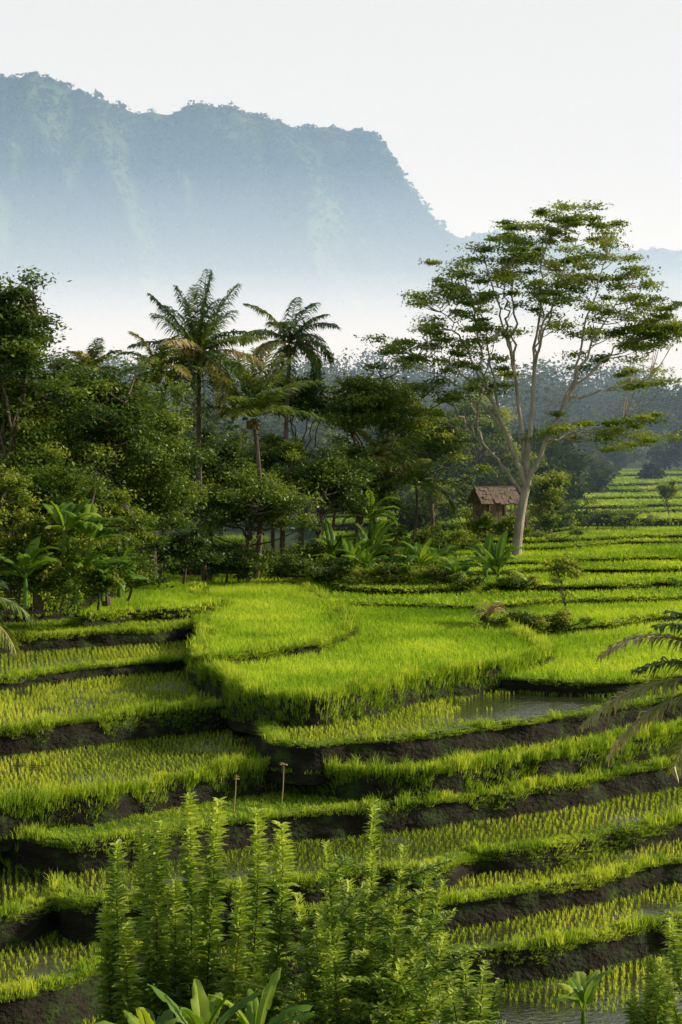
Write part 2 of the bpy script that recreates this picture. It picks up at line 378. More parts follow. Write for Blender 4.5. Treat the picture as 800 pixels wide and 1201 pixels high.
m2=mount('far_ridge',ru2,rv2,2900.,2000.,-300,1400,25,7000,.6,5.5)
m2.build('far_ridge_forest',[M_leafF])

# ---------------------------------------------------------------- distant forest
mb=MB()
def ftree(x,y,h):
    z=float(ground_z(np.array(x),np.array(y)))
    w=h*rng.uniform(.3,.5)
    tube(mb,[[x,y,z-1],[x+.3,y,z+h*.6]],[.25,.1],5,1)
    npad=16;pc=np.array([x,y,z+h*.55])+unit(rng.normal(size=(npad,3)))*rng.uniform(.3,1,(npad,1))*[w,w,h*.46]
    c=np.repeat(pc,36,0)+rng.normal(size=(npad*36,3))*[w*.22,w*.22,h*.06]
    leaves(mb,c,.5+y*.0009,0,np.clip(np.repeat(rng.normal(.5,.2,npad),36)+rng.uniform(-.2,.2),0,1),asp=.6)
for i in range(380):
    y=rng.uniform(236,430);x=rng.uniform(-.27,.27)*y
    ftree(x,y,rng.uniform(7,15)*(.55 if y<262 and x>5 else 1))
for i in range(75):
    y=rng.uniform(150,235);x=rng.uniform(-.27,.045)*y
    ftree(x,y,rng.uniform(6,13)*(.7 if x>-5 else 1))
for i in range(46):
    y=rng.uniform(168,232);u=rng.choice([rng.uniform(520,600),rng.uniform(600,680),rng.uniform(700,900)],p=[.4,.35,.25]);x=(u-400)*y/F
    ftree(x,y,rng.uniform(3.5,8)*(.5 if u>690 else 1))
mb.build('distant_forest',[M_leafF,M_bark])

# ---------------------------------------------------------------- trees
def foliage(mb,pads,padr,nleaf,L,bias,asp,droop,var=(.6,1.35)):
    pads=np.asarray(pads);n=len(pads)
    pr=np.asarray(padr)*rng.uniform(*var,(n,1))
    q=unit(rng.normal(size=(n,nleaf,3)))*rng.random((n,nleaf,1))**.45
    c=pads[:,None]+q*pr[:,None]*(1+.3*rng.normal(size=(n,nleaf,1)))
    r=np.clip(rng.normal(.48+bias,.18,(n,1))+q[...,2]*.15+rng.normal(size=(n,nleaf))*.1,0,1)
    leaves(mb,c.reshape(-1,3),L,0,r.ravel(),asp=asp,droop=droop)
def twigs(mb,A,pads,rb):
    for p in pads:
        dv=p-A;hd=np.linalg.norm(dv[:,:2],axis=1);cost=np.linalg.norm(dv,axis=1)+np.clip(-(dv[:,2]-.25*hd),0,99)*2.5
        st=A[np.argmin(cost)]
        c=(st+p)/2+[0,0,-.12*np.linalg.norm(p-st)]
        tube(mb,bez(st,c,p,7),np.linspace(rb*2,rb*.6,7),4,1)
def make_tree(name,base,fork,limbs,pads,padr,nleaf,L,rt,lm,bm,asp=.45,droop=-.2,bias=0.,rb=.035):
    mb=MB();base=np.array(base,float);fork=np.array(fork,float)
    mid=(base+fork)/2+[rng.normal()*.25,rng.normal()*.25,0]
    tp=bez(base-[0,0,.6],mid,fork,8);tube(mb,tp,np.linspace(rt*1.15,rt*.72,8),9,1)
    pts=[tp[4:]];
    for l in limbs:
        l=np.array(l,float);st=tp[rng.integers(5,8)]
        c=st*.45+l*.55;c[:2]=st[:2]*.62+l[:2]*.38;c+=rng.normal(size=3)*.3
        pp=bez(st,c,l,14);pp[1:-1]+=rng.normal(size=(12,3))*.08
        tube(mb,pp,np.linspace(rt*.45,rt*.08,14),6,1);pts.append(pp[2:])
    twigs(mb,np.concatenate(pts),pads,rb)
    foliage(mb,pads,padr,nleaf,L,bias,asp,droop)
    return mb.build(name,[lm,bm],False)
def bushy(name,u,v,ru_,rv_,d,basev,lm,npad=55,nleaf=230,L=.26,rt=.22,bias=0.,bm=None,flat=.5,du=0,nl=6,full=False):
    m=d/F;c=P(u,v,d);rx=ru_*m;rz=rv_*m
    base=P(u+du,basev,d)
    dirs=unit(rng.normal(size=(npad,3)))
    if not full: dirs[:,2]=np.where(dirs[:,2]<-.35,-dirs[:,2],dirs[:,2])
    rr=rng.uniform(.4,1.0,(npad,1))*(1+.22*rng.normal(size=(npad,1)))
    pads=c+dirs*rr*[rx*.9,rx*.9,rz*.9]
    pr=np.array([1,1,flat])*max(rx,rz)*.27
    limbs=[c+unit(rng.normal(size=3)*[1,1,.3]+[0,0,.5])*[rx*.75,rx*.75,rz*.75] for _ in range(nl)]
    return make_tree(name,base,base+(c-base)*.55,limbs,pads,pr,nleaf,L,rt,lm,bm or M_bark,bias=bias)

B=bushy
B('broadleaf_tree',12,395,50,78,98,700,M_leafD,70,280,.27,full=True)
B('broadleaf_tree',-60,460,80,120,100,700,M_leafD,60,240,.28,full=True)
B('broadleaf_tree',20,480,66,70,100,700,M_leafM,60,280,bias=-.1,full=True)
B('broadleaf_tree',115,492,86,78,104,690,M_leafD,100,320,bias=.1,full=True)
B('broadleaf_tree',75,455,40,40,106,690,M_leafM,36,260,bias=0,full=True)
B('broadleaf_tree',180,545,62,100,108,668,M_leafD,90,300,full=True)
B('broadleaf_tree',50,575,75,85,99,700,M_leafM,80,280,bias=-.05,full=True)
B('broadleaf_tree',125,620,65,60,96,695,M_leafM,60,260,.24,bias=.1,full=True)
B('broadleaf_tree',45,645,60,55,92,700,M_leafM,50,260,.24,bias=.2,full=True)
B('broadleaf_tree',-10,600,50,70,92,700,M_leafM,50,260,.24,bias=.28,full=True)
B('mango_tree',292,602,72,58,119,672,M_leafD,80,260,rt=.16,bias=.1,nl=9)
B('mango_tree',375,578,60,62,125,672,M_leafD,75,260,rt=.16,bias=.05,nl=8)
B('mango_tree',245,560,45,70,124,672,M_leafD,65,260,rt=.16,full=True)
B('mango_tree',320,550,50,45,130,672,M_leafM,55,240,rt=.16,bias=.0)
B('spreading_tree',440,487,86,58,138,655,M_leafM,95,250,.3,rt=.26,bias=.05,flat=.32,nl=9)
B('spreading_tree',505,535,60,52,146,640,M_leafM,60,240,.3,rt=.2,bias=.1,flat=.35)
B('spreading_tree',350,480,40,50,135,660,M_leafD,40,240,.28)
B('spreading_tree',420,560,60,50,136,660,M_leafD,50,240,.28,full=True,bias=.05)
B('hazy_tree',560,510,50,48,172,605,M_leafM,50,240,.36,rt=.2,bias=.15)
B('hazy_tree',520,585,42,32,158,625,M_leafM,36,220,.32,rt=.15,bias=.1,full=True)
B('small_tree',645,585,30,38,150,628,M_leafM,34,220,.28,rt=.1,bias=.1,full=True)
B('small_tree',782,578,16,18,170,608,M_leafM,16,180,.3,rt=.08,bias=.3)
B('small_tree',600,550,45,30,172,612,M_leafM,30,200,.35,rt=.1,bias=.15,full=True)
for (u,v,ru_,rv_,d,b) in [(215,640,40,32,112,0.),(265,652,42,22,117,-.05),(330,655,50,22,123,-.05),(395,650,40,28,127,0),(450,640,40,30,132,.05),(500,640,40,28,136,.05),(545,645,38,28,142,.1),(570,668,26,16,128,.1)]:
    B('undergrowth_bush',u,v,ru_,rv_,d,v+rv_,M_leafD if b<.03 else M_leafM,30,240,.24,rt=.08,bias=b,full=True)

# tall spreading albizia
d=135.
mb=MB()
base=P(605,664,d);fk=P(617,572,d)
tp=bez(base-[0,0,.6],P(606,615,d),fk,10);rad=np.linspace(.38,.29,10);rad[0:2]=[.6,.46];tube(mb,tp,rad,12,1)
stems=[[(617,572),(600,520),(570,455),(0,-1.)],[(617,572),(622,510),(628,420),(0,.6)],[(617,572),(632,530),(668,455),(0,-1.4)],[(614,580),(590,540),(552,505),(0,1.6)],[(617,572),(615,500),(600,400),(0,1.5)]]
SP=[]
for si,(a,b,c,(_,dy)) in enumerate(stems):
    pp=bez(P(*a,d),P(*b,d)+[0,dy*.3,0],P(*c,d)+[0,dy,0],16);pp[1:-1]+=rng.normal(size=(14,3))*.04
    tube(mb,pp,np.linspace([.24,.22,.22,.12,.16][si],.12 if si!=3 else .06,16),9,1);SP.append(pp)
spec=[(0,15,(505,350)),(0,13,(490,408)),(0,15,(540,300)),(0,11,(560,330)),(0,9,(470,408)),
      (1,15,(640,255)),(4,13,(600,268)),(1,15,(685,270)),(4,15,(585,320)),(1,14,(655,330)),(4,12,(560,285)),(1,12,(640,350)),
      (2,15,(740,330)),(2,14,(765,378)),(2,13,(755,445)),(2,12,(700,400)),(2,15,(712,300)),(2,8,(740,500)),(2,10,(680,510)),
      (3,15,(515,455)),(3,12,(545,440)),(3,14,(575,400))]
A=[p[8:] for p in SP]
for (s_,i,(u,v)) in spec:
    st=SP[s_][i];l=P(u,v,d)+[0,rng.uniform(-4,4),0]
    c=st*.5+l*.5;c[:2]=st[:2]*.55+l[:2]*.45;c[2]+=.06*(l[2]-st[2])+.3
    pp=bez(st,c,l,16);pp[1:-1]+=rng.normal(size=(14,3))*.10
    tube(mb,pp,np.linspace(.10,.025,16),7,1);A.append(pp[3:])
A=np.concatenate(A)
pu=[(640,252),(605,262),(680,258),(700,275),(590,280),(560,298),(620,290),(655,285),(715,300),(735,335),(700,325),(520,335),(545,325),(580,325),(650,325),(500,350),(505,378),(540,365),(570,355),(610,345),(755,355),(770,372),(735,372),(690,355),(785,388),(760,400),(720,395),(550,392),(515,400),(475,405),(490,420),(530,428),(570,420),(465,412),(745,430),(770,448),(735,455),(690,425),(660,380),(560,455),(530,470),(585,445),(700,512),(735,498),(755,485),(670,495),(650,510),(725,520),(760,512),(590,395),(640,300),(555,345),(745,322),(545,305),(665,262),(710,268),(605,300),(630,340),(675,300),(670,340),(720,350),(530,350),(585,300),(500,390),(760,380),(620,265),(540,410),(640,275),(765,385),(750,395),(690,395),(630,310),(600,325),(685,315),(560,375),(710,370),(780,395),(650,355),(770,390),(745,405),(768,372)]
pads=[]
for u,v in pu:
    for _ in range(4): pads.append(P(u+rng.normal()*13,v+rng.normal()*6,d)+[0,rng.uniform(-1,1)*5*(1-abs(u-620)/260),0])
twigs(mb,A,pads,.024)
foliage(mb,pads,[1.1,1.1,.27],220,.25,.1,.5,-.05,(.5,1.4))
mb.build('albizia_tree',[M_leafT,M_barkL])

# ---------------------------------------------------------------- palms
def frond(mb,base,az,el,length,droop,ll,n=46,rnd=.4,w=.05,sag=.5,twist=0.):
    K=14;s=np.linspace(0,1,K);e=el-droop*s**1.3
    h=np.array([math.cos(az),math.sin(az),0]);st=length/(K-1)
    dirs=np.cos(e)[:,None]*h+np.sin(e)[:,None]*[0,0,1]
    path=np.vstack([[0,0,0],np.cumsum(dirs[:-1]*st,0)])+base
    tube(mb,path,np.linspace(.045,.012,K)*max(1,length/4),4,0,min(rnd+.25,.95))
    t=np.linspace(.1,1,n);c=np.stack([np.interp(t,s,path[:,i]) for i in range(3)],-1)
    fw=unit(np.stack([np.interp(t,s,dirs[:,i]) for i in range(3)],-1))
    side=np.cross(h,[0,0,1.])
    for sg in(-1,1):
        L=ll*(np.sin(np.pi*(.12+.83*t))**.6)*rng.uniform(.8,1.15,n)
        dr=unit(side*sg*.9+fw*.55+np.array([0,0,.18])+rng.normal(size=(n,3))*.13)
        mid=c+dr*L[:,None]*.5;mid[:,2]-=sag*.10*L
        dn=unit(dr+np.array([0,0,-1.])*(sag*rng.uniform(.7,1.5,n))[:,None])
        tip=mid+dn*L[:,None]*.5
        ax=unit(np.cross(dr,[0,0,1.])+rng.normal(size=(n,3))*.3)*w/2
        v=np.stack([c-ax*.6,c+ax*.6,mid+ax,mid-ax,tip],1).reshape(-1,3);b=np.arange(n)*5
        k=mb.n;r=np.repeat(np.clip(rnd+rng.normal(size=n)*.07,0,1),5)
        mb.add(v,np.stack([b,b+1,b+2,b+3],1),0,r);mb.f.append((np.stack([b+3,b+2,b+4],1)+k,0))
def palm(name,base,crown,nf,length,ll,droop=(1.2,2.0),el=(-.3,1.35),w=.1,dry=.1,rt=.17,coco=True,rnd=.35,sag=.6):
    mb=MB();base=np.array(base);crown=np.array(crown)
    mid=(base+crown)/2+[rng.normal()*.5,0,0]
    pp=bez(base,mid,crown,12);tube(mb,pp,np.linspace(rt*1.2,rt*.7,12),8,1)
    for i in range(nf):
        a=i*2.399+rng.normal()*.2;f=(i+.5)/nf;e=el[0]+(el[1]-el[0])*f+rng.normal()*.12
        r=rnd+rng.normal()*.08
        if rng.random()<dry and f<.5: r=.82
        frond(mb,crown+[0,0,.1],a,e,length*rng.uniform(.85,1.1),droop[1]+(droop[0]-droop[1])*f+rng.normal()*.15,ll,rnd=r,w=w,sag=sag,n=64)
    if coco:
        for i in range(9):
            a=i*.7;c=crown+[math.cos(a)*.32,math.sin(a)*.32,-.35-.2*(i%2)]
            th=np.linspace(0,np.pi,6);tube(mb,c+np.stack([th*0,th*0,-np.cos(th)*.17],-1),np.sin(th)*.13+.01,6,2)
    return mb.build(name,[M_palm,M_bark,M_coco],False)
M_coco=plain('coconut_husk',(.16,.12,.04))
palm('coconut_palm',P(240,680,121),P(234,415,121),32,4.9,1.3,dry=.25,droop=(.3,1.3),el=(-.7,1.52),sag=1.1)
palm('coconut_palm',P(330,680,130),P(340,404,130),20,4.0,1.1,dry=.1,droop=(1.0,2.2),el=(-.4,1.35),sag=1.2)
palm('coconut_palm',P(300,680,120),P(297,490,120),20,4.9,1.2,rnd=.5,droop=(.35,1.0),el=(.2,1.5),dry=0)
palm('coconut_palm',P(185,680,118),P(182,436,118),14,3.2,.9,rnd=.5,dry=.4,droop=(.9,1.9),el=(-.3,1.4))
palm('coconut_palm',P(105,640,112),P(105,440,112),12,2.4,.8,rnd=.6,droop=(.8,1.6),el=(.3,1.4),coco=False)
palm('areca_palm',P(480,650,134),P(488,570,134),16,4.2,.9,rnd=.5,droop=(.8,1.8),el=(.1,1.4),coco=False,rt=.1)
palm('areca_palm',P(385,650,128),P(395,560,128),12,3.2,.8,rnd=.35,droop=(.8,1.8),el=(.1,1.4),coco=False,rt=.1)
palm('areca_palm',P(440,560,134),P(445,540,134),14,3.2,.8,rnd=.65,droop=(.8,1.8),el=(.1,1.4),coco=False,rt=.1)
def hand_palm(name,base,crown,fr):
    mb=MB();base=np.array(base);crown=np.array(crown)
    pp=bez(base,(base+crown)/2+[.2,0,0],crown,12);tube(mb,pp,np.linspace(.17,.12,12),10,1)
    for (a,e,l,dr,ll,r,sg) in fr: frond(mb,crown,math.radians(a),e,l,dr,ll,n=60,rnd=r,w=.045,sag=sg)
    return mb.build(name,[M_palm,M_bark],False)
dd=30.;cr=P(868,800,dd)
hand_palm('coconut_palm',[cr[0]+.3,dd,ZC-11.4],cr,[(176,.85,2.5,1.7,.5,.92,.8),(186,.15,2.7,1.0,.5,.85,1.0),(168,-.15,2.5,1.0,.5,.95,1.2),(192,1.1,1.8,1.3,.5,.4,.8),(150,1.2,1.7,1.2,.5,.35,.8),(172,.5,1.7,1.0,.5,.5,.8),(180,1.35,2.0,.9,.5,.35,.7),(205,-.45,1.9,.9,.5,.9,1.2),(90,.8,2.0,1.2,.6,.4,.6),(30,.5,2.2,1.3,.6,.4,.6),(0,.9,2.2,1.3,.6,.35,.6),(-60,.6,2.2,1.3,.6,.35,.6),(-30,.2,2.2,1.3,.6,.35,.6)])
dd=38.;cr=P(-68,715,dd)
hand_palm('coconut_palm',[cr[0],dd,ZC-14],cr,[(5,.5,2.0,1.6,.55,.65,.8),(-15,.1,2.0,1.5,.55,.7,.8),(60,.7,2.,1.3,.5,.4,.6),(150,.5,2.,1.3,.5,.4,.6),(200,.5,2.,1.3,.5,.4,.6),(-80,.5,2.,1.3,.5,.4,.6),(250,.9,2.,1.3,.5,.4,.6)])

# ---------------------------------------------------------------- banana plants
def banana(name,base,nf,L,W,h,rnd=.5,azs=None,er=(.6,1.35),drr=(.7,1.7)):
    mb=MB();base=np.array(base,float)
    top=base+[0,0,h];tube(mb,[base-[0,0,.5],base+[0,0,h*.5],top],[.11*L/1.8,.09*L/1.8,.05*L/1.8],8,0,.5)
    for i in range(nf):
        az=i*2.3+rng.normal()*.3 if azs is None else math.radians(azs[i]);e=rng.uniform(*er);dr=rng.uniform(*drr);l=L*rng.uniform(.7,1.1)
        K=16;s=np.linspace(0,1,K);el=e-dr*s**1.4
        hv=np.array([math.cos(az),math.sin(az),0]);dirs=np.cos(el)[:,None]*hv+np.sin(el)[:,None]*[0,0,1]
        path=np.vstack([[0,0,0],np.cumsum(dirs[:-1]*l/(K-1),0)])+top
        side=np.cross(hv,[0,0,1.]);up=np.cross(side,dirs)
        wd=W*.5*np.sin(np.pi*np.clip((s-.16)/.84,0,1)**.8)**.6*(s>.16)+.01
        tube(mb,path,np.linspace(.03,.006,K)*L/1.8,4,0,.8)
        tw=rng.uniform(-.3,.3);lr=rnd+rng.normal()*.18
        for sg in(-1,1):
            jag=1+rng.uniform(-.18,.12,K)
            a=path+up*.008;b=path+(side*sg*math.cos(tw*sg)+[0,0,.0])*wd[:,None]*.55*jag[:,None]+up*(wd*.28)[:,None]
            c=path+side*sg*(wd*jag)[:,None]+up*(wd*(.2+rng.uniform(-.4,.1)))[:,None]+[0,0,1]*(rng.normal(size=K)*.02*L)[:,None]
            v=np.stack([a,b,c],1).reshape(-1,3)
            f=[]
            for q in range(K-1):
                for c_ in range(2):
                    f.append([q*3+c_,q*3+c_+1,q*3+3+c_+1,q*3+3+c_])
            mb.add(v,np.array(f),0,np.clip(lr+np.tile([.08,0,-.04],K),0,1))
    return mb.build(name,[M_ban],True)
for (u,v,d,L) in [(412,672,122,3.4),(428,676,119,2.8),(452,682,118,2.4),(436,664,125,3.3),(470,680,120,2.6),(492,682,119,2.6),(508,676,122,3.2),(584,690,117,2.9),(570,684,121,2.4),(536,690,116,2.),(390,672,124,2.8),(120,692,92,2.6),(88,696,91,3.),(140,688,93,2.4),(30,700,89,2.6),(435,612,128,3),(75,640,91,2.8),(105,655,91,2.6)]:
    banana('banana_plant',P(u,v,d),10,L*rng.uniform(.85,1.1),.65,rng.uniform(.2,1.1),rnd=.45,er=(.3,1.45),drr=(.5,2.0))
def shrub(name,u,v,d,r,h,lm,n=2600,L=.22,bias=0):
    c=P(u,v,d);pads=c+rng.normal(size=(16,3))*[r*.5,r*.4,h*.28]+[0,0,h*.5]
    return make_tree(name,c,c+[0,0,h*.3],[c+rng.normal(size=3)*[r*.4,r*.4,h*.1]+[0,0,h*.7] for _ in range(4)],pads,[r*.33,r*.33,h*.2],n//16,L,.06,lm,M_bark,bias=bias)
for (u,v,d,r,h,b) in [(20,695,92,2.2,2.4,.1),(70,700,91,2.,2.,.15),(115,700,92,1.8,1.6,.1),(150,690,95,1.6,1.6,.1),(160,665,104,2.4,2.4,0),(280,674,117,2.2,1.4,-.05),(345,678,118,2.,1.4,-.05),(385,682,119,2.,1.4,.0),(470,684,117,1.8,1.3,.1),(520,688,117,1.8,1.5,.1),(555,694,115,1.5,1.,.15),(430,686,117,1.4,.9,.15),(610,690,116,1.2,.8,.1),(620,640,146,2.,1.4,.1),(575,632,146,2.,1.4,.05),(596,628,136,1.4,1.2,.1),(560,622,137,1.2,1.4,.1),(645,625,152,2.,1.6,.05),(675,615,156,2.,2.,.0),(700,612,158,2.4,1.3,.0),(735,615,158,2.,1.,.05),(-30,690,90,3,4,.1),(605,672,132,1.4,.9,.1)]:
    shrub('understory_shrub',u,v,d,r,h,M_leafM if b>0.04 else M_leafD,bias=b)
for (u,v,d,r,h,b) in [(590,748,97,1.6,1.5,.1),(622,746,97,1.5,1.3,.0),(650,740,98,1.2,1.1,.1)]:
    shrub('bank_bush',u,v,d,r,h,M_leafM,bias=b,n=3600,L=.18)
B('young_tree',662,672,22,28,99,735,M_leafM,14,110,.22,rt=.06,bias=.35)
def dry(name,u,v,d):
    mb=MB();c=P(u,v,d)
    for i in range(22):
        a=rng.uniform(0,6.28);frond(mb,c+[0,0,.3],a,rng.uniform(.5,1.4),1.1,1.6,.18,n=16,rnd=.95,w=.05)
    mb.build(name,[M_palm])
dry('dry_fern_clump',574,728,96.5)

# ---------------------------------------------------------------- farm hut
def box(mb,c,s,mat=0,rot=0,tilt=0):
    x,y,z=s[0]/2,s[1]/2,s[2]/2
    v=np.array([[i*x,j*y,k*z] for i in(-1,1) for j in(-1,1) for k in(-1,1)],float)
    ct,st=math.cos(tilt),math.sin(tilt);v=np.c_[v[:,0],v[:,1]*ct-v[:,2]*st,v[:,1]*st+v[:,2]*ct]
    cr,sr=math.cos(rot),math.sin(rot);v=np.c_[v[:,0]*cr-v[:,1]*sr,v[:,0]*sr+v[:,1]*cr,v[:,2]]+c
    mb.add(v,[[0,1,3,2],[4,6,7,5],[0,4,5,1],[2,3,7,6],[0,2,6,4],[1,5,7,3]],mat)
M_wood=solid('weathered_wood',[(.3,(.10,.075,.05)),(.7,(.24,.19,.14))],2,stretch=(3,3,.4))
M_thatch=solid('thatch',[(.3,(.11,.085,.07)),(.7,(.32,.25,.20))],3,stretch=(6,1,1))
hut=empty('farm_hut');hb=P(580,618,140);hut.location=hb;hut.rotation_euler=(0,0,.35);hut.scale=(.9,.9,.95)
a=MB()
for x in(-1.4,0,1.4):
    for y in(-1.,1.): box(a,[x,y,.9],[.12,.12,2.6])
box(a,[0,0,.55],[3.1,2.2,.1]);
a.build('posts_and_floor',[M_wood],parent=hut)
a=MB()
for i in range(14): box(a,[-1.3+i*.2,1.08,1.25],[.17,.05,1.3])
for i in range(7): box(a,[-1.48,-.85+i*.28,1.15],[.05,.24,1.1])
for i in range(8): box(a,[-1.3+i*.2,-1.08,.95],[.17,.05,.75])
a.build('plank_walls',[M_wood],parent=hut)
a=MB()
for sg in(-1,1):
    for j in range(5):
        for i in range(9):
            box(a,[-1.65+i*.41+rng.normal()*.03,sg*(.2+j*.31),2.95-j*.23+rng.normal()*.03],[.43,.5+rng.normal()*.06,.07],tilt=-sg*(.66+rng.normal()*.05),rot=rng.normal()*.04)
box(a,[0,0,3.12],[3.7,.22,.12])
a.build('thatched_roof',[M_thatch],parent=hut)
a=MB()
for i in range(46):
    st=np.array([rng.uniform(-2.5,-1.3) if i<23 else rng.uniform(1.3,2.6),rng.uniform(-1.5,1),-.2]);tube(a,[st,st+[rng.normal()*.5,rng.normal()*.3,rng.uniform(.8,2.2)]],.035,4)
a.build('leaning_poles',[M_wood],parent=hut)

# ---------------------------------------------------------------- bamboo stakes
M_bam=plain('dry_bamboo',(.34,.28,.10))
def stake(u,v0,v1,z,top):
    b=S(u,v0,z);d=b[1];t=P(u+3,v1,d);mb=MB();tube(mb,[b,(b+t)/2+[.02,0,0],t],[.022,.02,.016],6,0)
    if top:
        for q in range(3): box(mb,t+[-.09+.08*q,0,.02+.02*(q%2)],[.08,.1,.03],0,rot=q*.5)
        leaves(mb,np.repeat([t],10,0)+rng.normal(size=(10,3))*.06,.16,0,.9)
    else: leaves(mb,np.repeat([t-[0,0,.1]],4,0)+rng.normal(size=(4,3))*[.02,.02,.12],.16,0,.9)
    mb.build('bamboo_stake',[M_bam])
stake(274,952,908,-13.1,False);stake(330,945,897,-13.1,True)

# ---------------------------------------------------------------- foreground shrubs
def leaf6(mb,c,dr,L,W,rnd,mat=0):
    n=len(c);dr=unit(dr);sd=unit(np.cross(dr,[0,0,1.])+1e-4);up=np.cross(sd,dr)
    L=np.broadcast_to(L,(n,))[:,None];W=np.broadcast_to(W,(n,))[:,None]
    v=np.stack([c,c+dr*L*.3+sd*W*.45+up*W*.18,c+dr*L*.68+sd*W*.34+up*W*.1-[0,0,.04]*L,c+dr*L-np.array([0,0,.16])*L,
                c+dr*L*.68-sd*W*.34+up*W*.1-[0,0,.04]*L,c+dr*L*.3-sd*W*.45+up*W*.18,c+dr*L*.5-[0,0,.03]*L],1)
    b=np.arange(n)*7;k=mb.n
    q=np.concatenate([np.stack([b,b+1,b+2,b+6],1),np.stack([b+6,b+2,b+3,b+4],1),np.stack([b,b+6,b+4,b+5],1)])
    mb.add(v.reshape(-1,3),q,mat,np.repeat(np.clip(np.broadcast_to(rnd,(n,)),0,1),7))
def spire(mb,base,tip,bend,L=.16,start=.25,sp=.028,whorl=4,rnd=.5,W=.45,rt=.018,fan=.55,tipf=.5,base_shade=.6):
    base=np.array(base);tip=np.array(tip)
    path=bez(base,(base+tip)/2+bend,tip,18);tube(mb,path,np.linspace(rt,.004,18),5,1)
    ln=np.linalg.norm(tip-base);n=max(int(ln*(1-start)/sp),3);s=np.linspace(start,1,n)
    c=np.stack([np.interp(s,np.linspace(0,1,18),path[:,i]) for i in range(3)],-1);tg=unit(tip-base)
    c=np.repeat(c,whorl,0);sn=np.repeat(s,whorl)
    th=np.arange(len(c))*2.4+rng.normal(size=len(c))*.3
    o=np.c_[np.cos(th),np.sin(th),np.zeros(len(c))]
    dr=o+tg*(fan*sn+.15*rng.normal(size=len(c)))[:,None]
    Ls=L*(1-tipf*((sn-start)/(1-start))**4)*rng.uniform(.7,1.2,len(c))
    leaf6(mb,c,dr,Ls,Ls*W,rnd+(sn-.6)*base_shade+rng.normal(size=len(c))*.12)  # shade put into leaf colour: darker towards the stem base
d=22.
mb=MB()
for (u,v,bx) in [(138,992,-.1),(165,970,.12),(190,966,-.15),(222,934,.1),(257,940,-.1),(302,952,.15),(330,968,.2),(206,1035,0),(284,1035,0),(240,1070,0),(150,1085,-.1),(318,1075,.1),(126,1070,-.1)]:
    y=d+rng.uniform(-.7,.7);spire(mb,P(215+(u-220)*.6,1330,y),P(u,v,y),[(u-220)*.0012+bx,0,.1],L=.215,start=.06,rnd=.56,sp=.032,whorl=5,W=.5,tipf=.4,base_shade=.9)
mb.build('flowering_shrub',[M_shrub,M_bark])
mb=MB()
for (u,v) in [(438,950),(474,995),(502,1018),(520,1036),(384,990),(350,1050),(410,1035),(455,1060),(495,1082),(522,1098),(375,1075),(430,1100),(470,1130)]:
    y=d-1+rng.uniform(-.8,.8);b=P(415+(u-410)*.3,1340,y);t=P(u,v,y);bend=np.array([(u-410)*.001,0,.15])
    spire(mb,b,t,bend,L=.18,start=.2,rnd=.6,whorl=4,sp=.034,fan=.9,base_shade=.9)
    for j in range(7):
        f=.4+.08*j;q=b*(1-f)+t*f;e=q+np.array([rng.normal()*.4,rng.normal()*.3,rng.uniform(.15,.5)])
        spire(mb,q,e,np.array([0,0,.05]),L=.14,start=.1,rnd=.6,whorl=3,sp=.036,rt=.008,fan=.8)
for i in range(90):
    q=P(rng.uniform(340,490),rng.uniform(1100,1250),22+rng.uniform(-1.,.8));e=q+rng.normal(size=3)*[.22,.2,.12]+[0,0,.25]
    spire(mb,q,e,np.array([0,0,.05]),L=.13,start=.05,rnd=.42,whorl=3,sp=.034,rt=.006,fan=.7)
mb.build('feathery_shrub',[M_shrub,M_bark])
mb=MB()
for (u,v) in [(525,1140),(545,1120),(570,1128),(585,1150),(535,1165),(560,1160),(515,1170)]:
    y=24+rng.uniform(-.4,.4);spire(mb,P(552,1290,y),P(u,v,y),[0,0,.1],L=.2,start=.15,rnd=.55,sp=.034)
mb.build('small_shrub',[M_shrub,M_bark])
mb=MB()
for i in range(90):
    u=rng.uniform(735,860);v=rng.uniform(1165-(u-735)*1.5,1290);y=24+rng.uniform(-1,1);q=P(u,v+60,y)
    spire(mb,q,P(u+rng.normal()*12,v,y),np.array([0,0,.05]),L=.15,start=.05,rnd=.85,whorl=4,rt=.008,W=.55)
mb.build('corner_shrub',[M_shrub,M_bark])
banana('banana_plant',P(238,1275,19.),6,.9,.17,.35,.4,azs=[75,115,165,20,340,250],er=(1.0,1.45),drr=(.4,1.3))
banana('banana_plant',P(300,1270,19.5),6,.85,.15,.35,.45,azs=[15,60,100,160,210,350],er=(.8,1.4),drr=(.5,1.5))
banana('banana_plant',P(175,1275,19.5),6,.7,.15,.35,.55,azs=[100,150,190,30,70,260])
banana('banana_plant',P(684,1215,26.),6,.72,.2,.35,.75,azs=[60,120,10,175,90,220],er=(.9,1.4))
g=np.c_[rng.uniform(-7,7,9000),rng.uniform(14,44,9000)];gz=ground_z(g[:,0],g[:,1])
mb=MB();blades(mb,np.c_[g,gz-.05],7,.35,.02,.3,0,.4);mb.build('hillside_grass',[M_grass])

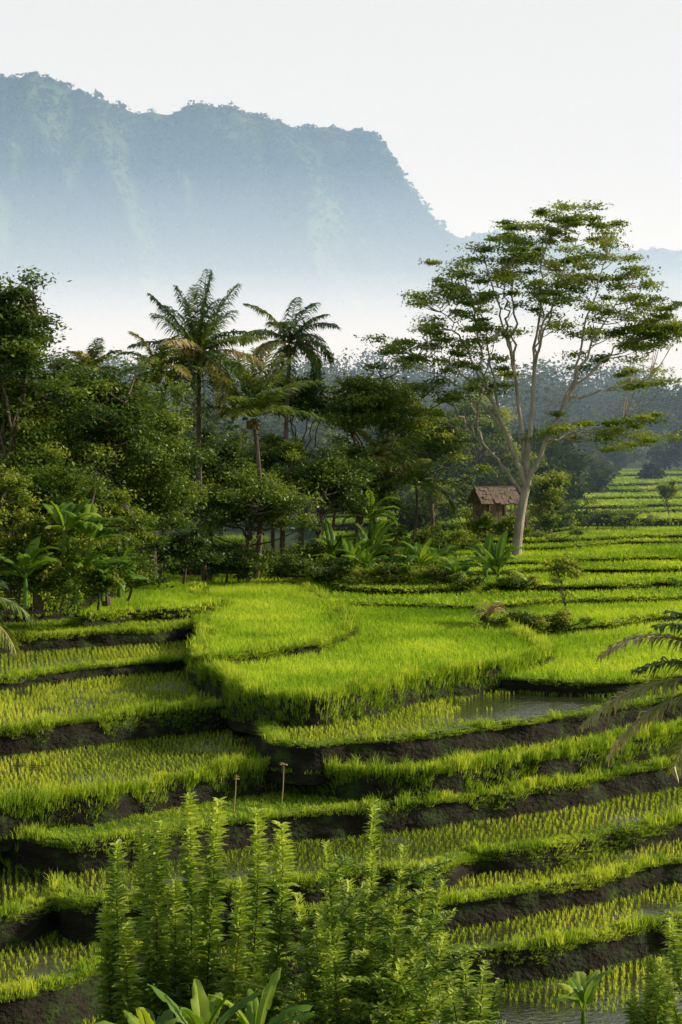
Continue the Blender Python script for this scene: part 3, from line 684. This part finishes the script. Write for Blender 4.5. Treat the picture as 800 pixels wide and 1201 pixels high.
# ---------------------------------------------------------------- haze: mist banks lying in the valley
def mist(name,x0,x1,y0,y1,z0,z1,den,col=(.70,.85,1),glow=.42):
    me=bpy.data.meshes.new(name)
    v=[(x,y,z) for x in(x0,x1) for y in(y0,y1) for z in(z0,z1)]
    me.from_pydata(v,[],[[0,1,3,2],[4,6,7,5],[0,4,5,1],[2,3,7,6],[0,2,6,4],[1,5,7,3]]);me.update()
    ob=bpy.data.objects.new(name,me);scene.collection.objects.link(ob)
    m,nt,N,Lk=mat(name)
    vs=N.new('ShaderNodeVolumeScatter');vs.inputs['Color'].default_value=(*col,1);vs.inputs['Anisotropy'].default_value=0.
    vs.inputs['Density'].default_value=den
    em=N.new('ShaderNodeEmission');em.inputs['Color'].default_value=(col[0]*.97,col[1]*.97,col[2],1);em.inputs['Strength'].default_value=den*glow  # added glow inside the mist, stands in for multiply scattered light
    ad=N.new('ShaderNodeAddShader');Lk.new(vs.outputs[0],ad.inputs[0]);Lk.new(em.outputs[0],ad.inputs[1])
    o=N.new('ShaderNodeOutputMaterial');Lk.new(ad.outputs[0],o.inputs['Volume']);me.materials.append(m)
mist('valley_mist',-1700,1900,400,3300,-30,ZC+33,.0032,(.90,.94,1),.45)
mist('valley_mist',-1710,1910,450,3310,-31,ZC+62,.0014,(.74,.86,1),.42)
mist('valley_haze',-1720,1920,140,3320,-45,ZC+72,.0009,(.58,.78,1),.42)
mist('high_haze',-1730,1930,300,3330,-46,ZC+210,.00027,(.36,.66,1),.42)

# ---------------------------------------------------------------- light
EL=math.radians(25);AZ=math.radians(78)
sd=Vector((math.sin(AZ)*math.cos(EL),math.cos(AZ)*math.cos(EL),math.sin(EL)))
L=bpy.data.lights.new('sun','SUN');L.energy=5.0;L.angle=math.radians(.5);L.color=(1,.88,.66)
lo=bpy.data.objects.new('sun',L);scene.collection.objects.link(lo);lo.rotation_euler=sd.to_track_quat('Z','Y').to_euler()
w=bpy.data.worlds.new('World');scene.world=w;w.use_nodes=True;N=w.node_tree.nodes;Lk=w.node_tree.links;N.clear()
sky=N.new('ShaderNodeTexSky');sky.sky_type='NISHITA';sky.sun_disc=False;sky.sun_elevation=EL;sky.sun_rotation=AZ;sky.dust_density=3
b1=N.new('ShaderNodeBackground');b1.inputs[1].default_value=.12;Lk.new(sky.outputs[0],b1.inputs[0])
b2=N.new('ShaderNodeBackground');b2.inputs[0].default_value=(1.,.985,.97,1);b2.inputs[1].default_value=.88
tc=N.new('ShaderNodeTexCoord');sx=N.new('ShaderNodeSeparateXYZ');Lk.new(tc.outputs['Generated'],sx.inputs[0])
rp=ramp(N,[(0,(.95,.95,.95)),(.24,(.9,.9,.9)),(.5,(.15,.15,.15))]);Lk.new(sx.outputs['Z'],rp.inputs[0])
mx=N.new('ShaderNodeMixShader');Lk.new(rp.outputs[0],mx.inputs[0]);Lk.new(b1.outputs[0],mx.inputs[1]);Lk.new(b2.outputs[0],mx.inputs[2])
o=N.new('ShaderNodeOutputWorld');Lk.new(mx.outputs[0],o.inputs[0])

cam=bpy.data.cameras.new('camera');co=bpy.data.objects.new('camera',cam);scene.collection.objects.link(co)
co.location=(0,0,ZC);co.rotation_euler=(math.pi/2,0,0);cam.sensor_fit='VERTICAL';cam.sensor_height=36;cam.lens=36*F/1201
cam.shift_y=-100/1201;cam.clip_end=8000;cam.clip_start=.1;scene.camera=co
scene.view_settings.view_transform='Standard';scene.view_settings.look='None';scene.view_settings.exposure=0
